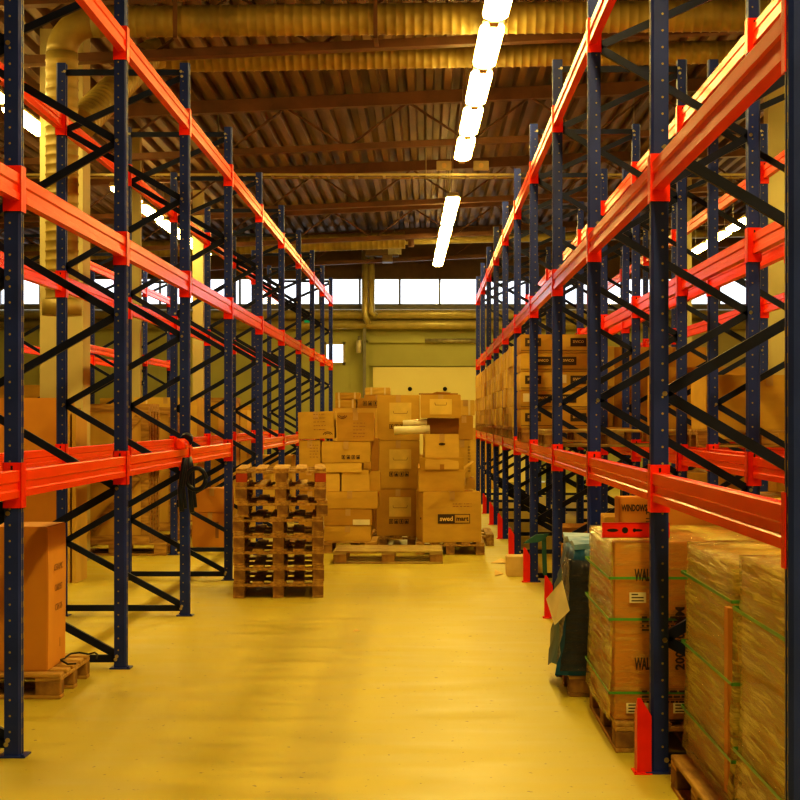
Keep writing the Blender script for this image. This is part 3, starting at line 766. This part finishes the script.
# wall of cartons U6..U11
cs={}
for m in ('card0','card2','card1'):
    bb=bmesh.new(); add_box(bb,-.29,.29,-.195,.195,0,.232); bevel(bb,.006); add_box(bb,-.2945,-.29,-.03,.03,.15,.232,1); add_box(bb,-.29,.29,-.03,.03,.232,.2325,1); cs[m]=mesh_of('carton',bb,m,'tape')
rnd=random.Random(3)
for bay in range(5,10):
    ya=YR[bay]+.1
    for p in range(3):
        yc=ya+.42+p*.87
        if bay==5 and p==0: pass
        pallet((1.60,yc,BT),0,'pallet under stacked cartons on first shelf of right rack',group='pallets on far first shelf of right rack',simple=True)
        for ix in range(2):
            for iy in range(2):
                for iz in range(4):
                    if iz==3 and p==1 and bay%2==0 and ix==1: continue
                    o=link('cardboard_box',cs[rnd.choice(('card0','card2','card1','card2'))],None,(1.29+ix*.6+rnd.uniform(-.012,.012),yc-.2+iy*.4,BT+PH+iz*.234),rnd.uniform(-.012,.012))
                    tag(o,'tan carton in the carton wall on first shelf of right rack','box','cartons walled up on far first shelf of right rack')
# dark-labelled cartons, bay U5-U6
pallet((1.56,16.45,BT),0,'pallet under the dark labelled cartons on the right rack')
for ix in range(2):
    for iz in range(5):
        dx=.95+ix*.355
        def ee(t,w,dd,h,ix=ix,iz=iz):
            y=-dd/2-.0085; c=.04 if (ix+iz)%2 else -.06
            b=bmesh.new(); add_box(b,c-.07,c+.09,y,y+.001,h*.35,h*.80); obj('dark_label',b,'ink',parent=t)
            text('SIVICO',.036,'label',t,(c+.01,y-.001,h*.60),bold=.001)
            if (ix*3+iz)%4==1:
                b=bmesh.new(); add_box(b,-.15,-.07,y,y+.001,h*.4,h*.85); obj('white_sticker',b,'white',parent=t)
            b=bmesh.new(); add_box(b,-w/2,w/2,y+.0005,y+.001,h*.12,h*.15); obj('printed_line',b,'ink',parent=t)
        carton(.345,.7,.186,(dx+.175,16.42,BT+PH+.001+iz*.1885),'%s carton with dark label, %s on first shelf pallet of right rack' % (['aisle side','inner'][ix],['bottom row','second row','third row','fourth row','top row'][iz]),mat=['card0','card1','card2'][(ix+iz)%3],extra=ee,tape=False)
# empty pallet bay U4-U5
pallet((1.60,13.9,BT),0,'empty pallet lying on the first shelf of the right rack',kind='b')
# rack two (behind right rack)
def shelf_load(x,y,w,dd,h,lab,mat='card1',z=BT,name='cardboard_box',extra=None):
    pallet((x,y+.1,z),0,'pallet under '+lab,simple=True)
    return carton(w,dd,h,(x,y+.1,z+PH),lab,mat=mat,extra=extra)
shelf_load(2.86,13.6,1.05,.75,.46,'wide plain carton on first shelf of the second right rack','card0')
shelf_load(2.86,16.6,1.0,.7,.62,'tall brown carton on first shelf of the second right rack','card1')
shelf_load(2.80,19.4,1.1,.75,.95,'dark brown tall carton deep on first shelf of second right rack','card3')
shelf_load(2.85,22.0,1.0,.75,.75,'tan carton deepest on first shelf of second right rack','card2')
shelf_load(2.80,24.8,1.0,.75,.85,'brown carton near far end on first shelf of second right rack','card1')
shelf_load(1.72,19.9,.1,.1,.1,'x') if False else None
# ground floor goods, rack two & behind
def ground(x,y,w,dd,h,lab,mat='card0',pal=True,extra=None):
    if pal: pallet((x,y,0),0,'floor pallet under '+lab,simple=True)
    return carton(w,dd,h,(x,y,PH if pal else 0),lab,mat=mat,extra=extra)
ground(2.95,9.0,1.1,.78,.78,'wide pale carton on floor of second rack behind wrapped loads','card2')
ground(2.95,11.5,1.1,.78,.86,'pale carton on floor of second rack behind the labelled carton','card2')
ground(2.92,13.9,1.1,.75,.8,'tan carton on floor of second rack, third from the camera','card0')
ground(2.92,16.6,1.0,.75,.9,'brown carton on floor of second rack, fourth from the camera','card1')
ground(2.92,19.4,1.0,.75,.8,'tan carton on floor of second rack, fifth from the camera','card0')
# boxes in rack one at floor level
ground(1.42,11.55,.32,.5,.90,'upright tan carton on rack floor behind the blue load, aisle side','card0',pal=False)
ground(1.80,11.62,.34,.5,.84,'upright strapped carton on rack floor behind the blue load, inner','card1',pal=False)
ground(1.16,12.35,.20,.4,.62,'narrow dark carton on rack floor near third post guard','card3',pal=False)
ground(1.62,14.6,.8,.6,.62,'low carton on rack floor under the empty shelf pallet','card3',pal=False)
# big boxes / crates beyond right, behind the second rack
for i,(x,y,w,h,m) in enumerate(((4.3,15.5,1.0,1.9,'ply'),(4.4,18.0,1.1,1.8,'card1'),(4.6,24.3,1.2,2.1,'ply'),(6.6,21.5,1.2,2.0,'card0'),(7.2,26.,1.3,2.1,'card2'),(8.6,23.,1.2,2.2,'ply'))):
    ground(x,y,w,.9,h,'tall %s crate on floor beyond the right racks, %s' % (('plywood' if m=='ply' else 'cardboard'),['nearest','second','by the farther column','mid hall','deep in hall','far right'][i]),m,extra=vstraps(-.3,.3))

# low white box on floor right side
t=carton(.19,.30,.20,(wx(516,16.2),16.3,0),'low pale box on the floor beside the rack foot',mat='label',tape=False)
b=bmesh.new(); c=[(-.10,0,0),(.02,.03,.05),(.12,-.02,.0),(.03,-.06,.01)]
vs=[b.verts.new(p) for p in c]+[b.verts.new((x*1.0,y,z+.006)) for x,y,z in c]
b.faces.new(vs[:4]); b.faces.new(vs[4:][::-1]); [b.faces.new((vs[i],vs[(i+1)%4],vs[4+(i+1)%4],vs[4+i])) for i in range(4)]
o=tag(obj('paper_scrap',b,'label',loc=(wx(500,17.6),17.6,.001)),'crumpled pale paper scrap on the floor by the right rack','paper')
o=tag(link('paper_scrap',o.data,None,(wx(497,16.3),16.3,.001),1.3),'crumpled scrap on the floor just left of the low pale box','paper')
o=tag(link('paper_scrap',o.data,None,(wx(356,12.0),12.0,.001),.4),'tiny white scrap lying on the bare aisle floor below pallet stack','paper'); o.scale=(.3,.3,.3)
# green tarp sheet hanging on rack foot
b=bmesh.new(); add_prism(b,[(-.12,-.03),(.0,.05),(.12,.06),(.07,.0),(.02,-.02)],'y',-.01,.01); add_prism(b,[(.05,.03),(.09,.03),(.10,-.35),(.06,-.30)],'y',.0,.02); tag(obj('green_sheet',b,'green2',loc=(wx(536,14.2),14.2,wz(540,14.2))),'scrap of green plastic sheet hanging between right rack posts','plastic sheet')

# ------------------------------------------------------------------ wrapped loads, right foreground
def film_shell(w,d,h,amp,seed,flare=.02,nx=14,ny=14,nz=18):
    rnd=random.Random(seed); b=bmesh.new()
    add_box(b,-w/2,w/2,-d/2,d/2,.0,h)
    bmesh.ops.subdivide_edges(b,edges=b.edges[:],cuts=12,use_grid_fill=True)
    ph=[rnd.uniform(0,6) for _ in range(6)]
    for v in b.verts:
        x,y,z=v.co; nx=x/(w/2); ny=y/(d/2)
        f=amp*(math.sin(9*z+5*y+ph[0])*.4+math.sin(23*z+14*(x-y)+ph[1])*.3+math.sin(41*y+17*z+ph[2])*.2)+rnd.uniform(-.3,.3)*amp
        fl=flare*max(0,1-z/(.4*h))
        if abs(nx)>.99: v.co.x+=math.copysign(max(f,-.004)+.008+fl,nx)
        if abs(ny)>.99: v.co.y+=math.copysign(max(f,-.004)+.008+fl,ny)
        if z>h*.99: v.co.z+=.006+abs(f)*.5
    for f in b.faces: f.smooth=True
    bt=[f for f in b.faces if abs(f.calc_center_median().z)<.001]; bmesh.ops.delete(b,geom=bt,context='FACES')
    return b
def wrapped(name,label,loc,w,d,h,n,seed,mat='card0',straps=(.2,.52,.86),film='film',amp=.012,rz=0,top=None):
    t=thing(name,label,'wrapped load',loc,rz)
    # cartons inside, seen through the film
    rows=n
    b=bmesh.new()
    for k in range(rows):
        z0=h*k/rows+.002; z1=h*(k+1)/rows-.002
        bb=bmesh.new(); add_box(bb,-w/2,w/2,-d/2,d/2,z0,z1); bevel(bb,.006); me=bpy.data.meshes.new('x'); bb.to_mesh(me); bb.free(); b.from_mesh(me); bpy.data.meshes.remove(me)
    obj('carton_block',b,mat,parent=t)
    obj('stretch_film',film_shell(w,d,h,amp,seed),film,parent=t)
    for s in straps:
        z=h*s; b=bmesh.new(); e=.028; q=.0065
        add_box(b,-w/2-e,w/2+e,-d/2-e,-d/2-e+.002,z-q,z+q); add_box(b,-w/2-e,w/2+e,d/2+e-.002,d/2+e,z-q,z+q)
        add_box(b,-w/2-e,-w/2-e+.002,-d/2-e,d/2+e,z-q,z+q); add_box(b,w/2+e-.002,w/2+e,-d/2-e,d/2+e,z-q,z+q)
        obj('green_strap',b,'green',parent=t)
    return t
# nearest two
pallet((1.46,6.33,0),math.pi/2,'pallet sticking out beneath the film wrapped load beside nearest upright')
pallet((1.47,5.10,0),math.pi/2,'pallet beneath the film wrapped load at right edge of photo')
t=wrapped('wrapped_load','film wrapped tan load right of the nearest full upright',(1.14+.42,6.52,PH),.80,1.12,.90,2,1)
b=bmesh.new(); add_box(b,-.425,-.405,-.50,-.43,.04,.74); obj('corner_board',b,'cardor',parent=t)
wrapped('wrapped_load','film wrapped tan load cut off by the right edge of photo',(1.14+.42,5.33,PH),.80,1.10,.945,1,2,straps=(.25,.8))
# WALI load
t=wrapped('wrapped_load','film wrapped carton load lettered WALL with green straps behind the upright',(.885+.42,7.69+.56,PH),.80,1.10,.860,1,3,mat='cardor',straps=(.16,.57,.80),film='film',amp=.006)
fm=[c for c in t.children if c.name.startswith('stretch_film')][0].data
fm.materials.append(M['filmc'])
for p in fm.polygons:
    if p.normal.y<-.7: p.material_index=1
pallet((.885+.42,7.69+.56,0),math.pi/2,'pallet under the lettered film wrapped load')
yy=-.55-.03
text('WALL TILE',.078,'ink',t,(-.225,yy,.275),bold=.003,sx=.42); text('WALL TILE',.078,'ink',t,(-.225,yy,.70),bold=.003,sx=.42)
text('200x300MM',.06,'ink',t,(-.085,yy,.40),roll=math.pi/2,bold=.002)
for (cz,nn,ph_) in ((.47,4,.06),(.12,3,.05)):
    b=bmesh.new(); rr=random.Random(5)
    for k in range(nn):
        z=cz+ph_/2-ph_*k/(nn-1); x=-.27
        add_box(b,-.28,.35,yy,yy+.0008,z+.011,z+.013)
        while x<.33:
            l=rr.uniform(.01,.035); add_box(b,x,x+l,yy,yy+.001,z-.005,z+.005); x+=l+rr.uniform(.004,.012)
    obj('printed_text',b,'ink',parent=t)
for (x0,x1,z0,z1) in ((-.33,-.25,.57,.62),(-.345,-.24,.04,.09),(-.12,.02,.04,.09)):
    b=bmesh.new(); add_box(b,x0,x1,yy-.001,yy,z0,z1); o=obj('paper_label',b,'white',parent=t)
    b=bmesh.new(); rr=random.Random(2)
    for k in range(3):
        z=z0+.01+k*(z1-z0-.02)/2; add_box(b,x0+.01,x0+.01+(x1-x0-.02)*rr.uniform(.5,1),yy-.002,yy-.001,z-.003,z+.003)
    obj('label_print',b,'ink',parent=o)
# red perforated plate on top
t=thing('spacer_plate','red steel spacer plate with three holes lying on the lettered load','bracket',(wx(603,7.66),7.70,PH+.880))
L=.325
b=bmesh.new(); add_box(b,0,L,-.004,0,0,.072); add_box(b,0,L,-.004,.06,0,.004); add_box(b,0,L,-.004,.02,.068,.072); obj('plate',b,'red',parent=t)
def disc(b,cx,cz,rx,rz_): b.faces.new([b.verts.new((cx+rx*math.cos(a),-.0048,cz+rz_*math.sin(a))) for a in [k*math.pi/8 for k in range(16)]])
b=bmesh.new(); disc(b,.11,.036,.015,.015); disc(b,.05,.036,.028,.008); disc(b,.155,.036,.008,.009); disc(b,.172,.036,.022,.006); obj('hole',b,'black',parent=t)
# text carton behind
t=carton(.62,.20,1.16,(1.07+.31,8.975,0),'tall orange carton printed WINDOWS behind the lettered load',mat='cardor',tape=False)
text('WINDOWS',.05,'ink',t,(-.225,-.11,1.10),bold=.002,sx=.55); text('ELL TI',.04,'ink',t,(-.145,-.11,1.05),roll=math.pi/2,bold=.001,sx=.9)
# blue wrapped load
pallet((1.42,9.58,0),0,'pallet under the blue wrapped load')
t=thing('wrapped_load','load wrapped in dark blue and smoky plastic with paper stuck on','wrapped load',(1.28,9.56,PH))
bb=film_shell(.84,.76,.70,.025,9,flare=.0)
for v in bb.verts:
    if v.co.x<-.2: v.co.x-=.085*(1-v.co.z/.7)*(1+.3*math.sin(v.co.y*9)); v.co.z-=.05*(1 if v.co.z<.02 else 0)*abs(math.sin(v.co.y*7))
obj('blue_cover',bb,'blue',parent=t)
bb=film_shell(.86,.42,.62,.018,12,flare=.0)
for v in bb.verts: v.co.y-=.19; v.co.x-=.005+.06*(1-v.co.z/.7); v.co.z+=.01
obj('smoky_film',bb,'filmd',parent=t)
b=bmesh.new(); add_box(b,-.43,.41,-.39,.38,.705,.735); bmesh.ops.subdivide_edges(b,edges=b.edges[:],cuts=4,use_grid_fill=True)
for v in b.verts: v.co.z+=.012*math.sin(v.co.x*30+v.co.y*22)
obj('top_sheet',b,'bluetop',parent=t)
b=bmesh.new(); q=[b.verts.new(p) for p in ((-.585,-.30,.41),(-.505,-.43,.53),(-.465,-.455,.36),(-.545,-.40,.27))]; b.faces.new(q)
q2=[b.verts.new(Vector(v.co)+Vector((.003,0,0))) for v in q]; b.faces.new(q2[::-1]); [b.faces.new((q[i],q[(i+1)%4],q2[(i+1)%4],q2[i])) for i in range(4)]
o=obj('paper_sheet',b,'white',parent=t)

# ------------------------------------------------------------------ left side goods
pallet((-2.68,9.50,0),0,'pallet under the tall orange carton at lower left')
t=carton(1.0,.46,.83,(-2.675,9.42,PH),'tall orange brown carton on pallet inside left rack',mat='cardor',tape=True)
for k,(s,z) in enumerate((('CERAMIC',.58),('CARPET',.46),('CTN 75',.345))): text(s,.055,'inkfade',t,(.508,.02,z),'right')
text('I',.08,'inkfade',t,(.508,.05,.13),'right')
b=bmesh.new(); add_tube(b,[(.62+.1*math.cos(a)-.02,.10+.22*math.sin(a),.004+.02*abs(math.sin(a*2))) for a in [k*.5 for k in range(11)]],.006,6); tag(obj('loose_strap',b,'black',loc=(-2.68,9.5,PH)),'thin black loose strap curling over the pallet edge at lower left','strap')

def crate(loc,w,d,h,label,mat='ply',fr='wood',diag=True,slats=0):
    t=thing('wooden_crate',label,'crate',loc)
    b=bmesh.new(); add_box(b,-w/2+.02,w/2-.02,-d/2+.02,d/2-.02,0,h-.01); obj('panel',b,mat,parent=t)
    for x in (-w/2,w/2-.09):
        b=bmesh.new(); add_box(b,x,x+.09,-d/2,-d/2+.02,0,h); add_box(b,x,x+.09,d/2-.02,d/2,0,h); obj('corner_batten',b,fr,parent=t)
    for z in (0,h-.09):
        b=bmesh.new(); add_box(b,-w/2+.09,w/2-.09,-d/2,-d/2+.02,z,z+.09); add_box(b,-w/2+.09,w/2-.09,d/2-.02,d/2,z,z+.09)
        add_box(b,w/2-.02,w/2,-d/2+.02,d/2-.02,z,z+.09); add_box(b,-w/2,-w/2+.02,-d/2+.02,d/2-.02,z,z+.09); obj('rail',b,fr,parent=t)
    if diag:
        b=bmesh.new(); add_bar(b,(-w/2+.12,-d/2+.01,h*.5),(w/2-.12,-d/2+.01,h-.15),.08,.02); add_bar(b,(-w/2+.12,-d/2+.01,.15),(w/2-.12,-d/2+.01,h*.48),.08,.02); add_box(b,-w/2+.09,w/2-.09,-d/2,-d/2+.02,h*.48,h*.48+.08); obj('diagonal_batten',b,fr,parent=t)
    for k in range(slats):
        b=bmesh.new(); y=-d/2+.05+k*(d-.15)/max(1,slats-1); add_box(b,w/2-.02,w/2+.005,y,y+.08,.09,h-.09); obj('slat',b,fr,parent=t)
    return t
def onp(x,y,lab): pallet((x,y,0),0,'floor pallet under '+lab,simple=True)
def lc(kind,x,y,w,d,h,lab,mat='ply',**k):
    onp(x,y,lab)
    if kind=='crate': crate((x,y,PH),w,d,h,lab,mat,**k)
    else: carton(w,d,h,(x,y,PH),lab,mat=mat,extra=k.get('extra'))
lc('crate',-3.62,19.0,.78,.75,1.62,'plywood crate with diagonal battens behind the left rack',slats=4)
lc('box',-4.30,12.9,1.5,.75,1.58,'broad tall carton at far left edge behind the rack',mat='cardor')
lc('box',-4.22,16.6,.95,.7,1.66,'tall smooth orange carton behind the left rack beside narrow boards',mat='cardor')
for k in range(3):
    b=bmesh.new(); add_box(b,-.02,.02,-.25,.25,0,1.75-.05*k); o=obj('leaning_board',b,'ply',loc=(-3.53+k*.06,15.75,0)); tag(o,['leftmost','middle','rightmost'][k]+' of three upright boards beside the tall smooth carton','board')
lc('crate',-4.75,19.9,.9,.75,1.6,'dark brown plywood crate behind left rack beside the diagonal crate',mat='plydark',fr='plydark')
lc('crate',-3.75,21.3,.95,.75,1.60,'slatted crate behind left rack, after the diagonal crate',slats=5,diag=False)
lc('box',-3.72,23.2,.9,.7,1.75,'pale tall carton behind left rack with upright edges',mat='card2',extra=vstraps(-.3,.1,.35))
lc('box',-3.70,25.4,.9,.7,1.7,'tan tall carton behind left rack near the far rack',mat='card0',extra=vstraps(-.2,.2))
lc('crate',-3.72,27.4,1.0,.75,1.8,'pale wooden crate behind left rack, third from the end',diag=False)
lc('box',-3.70,29.4,.9,.7,1.6,'tan tall carton behind left rack, second from the end',mat='card2')
lc('box',-3.70,31.6,.9,.7,1.7,'brown tall carton behind left rack, nearest the far wall',mat='card0')
# goods inside the left rack floor
carton(.44,.5,.42,(-2.68,20.1,0),'lower orange carton on the floor inside left rack',mat='cardor',extra=panel(.2,.5,.04,.2,'inkfade','printed_mark'))
pw=wx(227,20.)-wx(190,20.)
carton(.44,.46,.30,(-2.66,20.1,.424),'upper orange carton stacked inside left rack',mat='cardor')
carton(.6,.6,.85,(-2.45,23.0,0),'pale carton on floor inside left rack before the pile',mat='card2')
carton(.6,.6,1.0,(-2.45,26.0,0),'tan carton on floor deep inside left rack',mat='card0')
carton(.6,.6,.95,(-2.45,28.7,0),'brown carton on floor deepest inside left rack',mat='card1')
# far goods in front of back wall
for i,(px0,px1,py0,dd,m) in enumerate(((100,135,398,34,'card0'),(150,188,405,35,'card2'),(465,500,428,36,'card0'),(380,430,455,34,'card1'),(-2,40,385,30,'card1'))):
    w=wx(px1,dd)-wx(px0,dd); carton(w,.8,wz(py0,dd),((wx(px0,dd)+wx(px1,dd))/2,dd+.4,0),['large carton standing beyond the left side aisle','pale carton near the far wall at left','carton on floor near the dock door, right side','carton on floor near the dock door hidden by the pile','large brown carton beyond the side aisle at far left'][i],mat=m)
# made-up straps and reel for a dark blurred smudge at the low beam
bx,by=wx(180,12.6),12.62
t=thing('smudge_straps','made-up dark strap tangle for a blurred smudge, with a round coil hanging from the left beam','smudge stand-in',(LX+.04,by,LEV[0]))
rr=random.Random(4)
for dx,zz in ((-.09,-.42),(-.06,-.40),(.02,-.44),(.05,-.40)):
    b=bmesh.new(); add_tube(b,[(.03,dx*1.5,.0),(.04+dx*.3,dx*1.5,-.1),(.03+dx*.5,dx*1.5+.03,zz*.6),(.05+dx*.5,dx*1.5,zz)],.020,8); obj('smudge_strap',b,'brace',parent=t)
b=bmesh.new(); add_tube(b,[(.10+.075*math.cos(a),-.02,-.17+.085*math.sin(a)) for a in [k*math.pi/10 for k in range(21)]],.018,8); obj('coil',b,'brace',parent=t)
b=bmesh.new(); add_prism(b,[(-.03,.066),(.05,.066),(.05,.12),(.0,.16),(-.03,.13)],'y',-.25,.0); bevel(b,.015); obj('smudge_cap',b,'orange',parent=t)
b=bmesh.new(); add_tube(b,[(.02,-.03,.13),(.02,.04,.15)],.05,12); obj('smudge_knob',b,'brace',parent=t)

# ------------------------------------------------------------------ world, camera, light
w=bpy.data.worlds.new('world'); S.world=w; w.use_nodes=True; nt=w.node_tree
bg=nt.nodes['Background']; bg.inputs[0].default_value=(.86,.93,1,1); bg.inputs[1].default_value=2.2
S.view_settings.view_transform='Standard'; S.view_settings.look='Medium High Contrast'; S.view_settings.exposure=.05; S.view_settings.gamma=1
cam=bpy.data.cameras.new('camera'); co=bpy.data.objects.new('camera',cam); COL.objects.link(co)
co.location=(0,0,HC); co.rotation_euler=(math.pi/2,0,0)
cam.sensor_width=36; cam.sensor_fit='HORIZONTAL'; cam.lens=72; cam.shift_x=-.0325; cam.shift_y=.0225; cam.clip_end=200; cam.clip_start=.05
S.camera=co
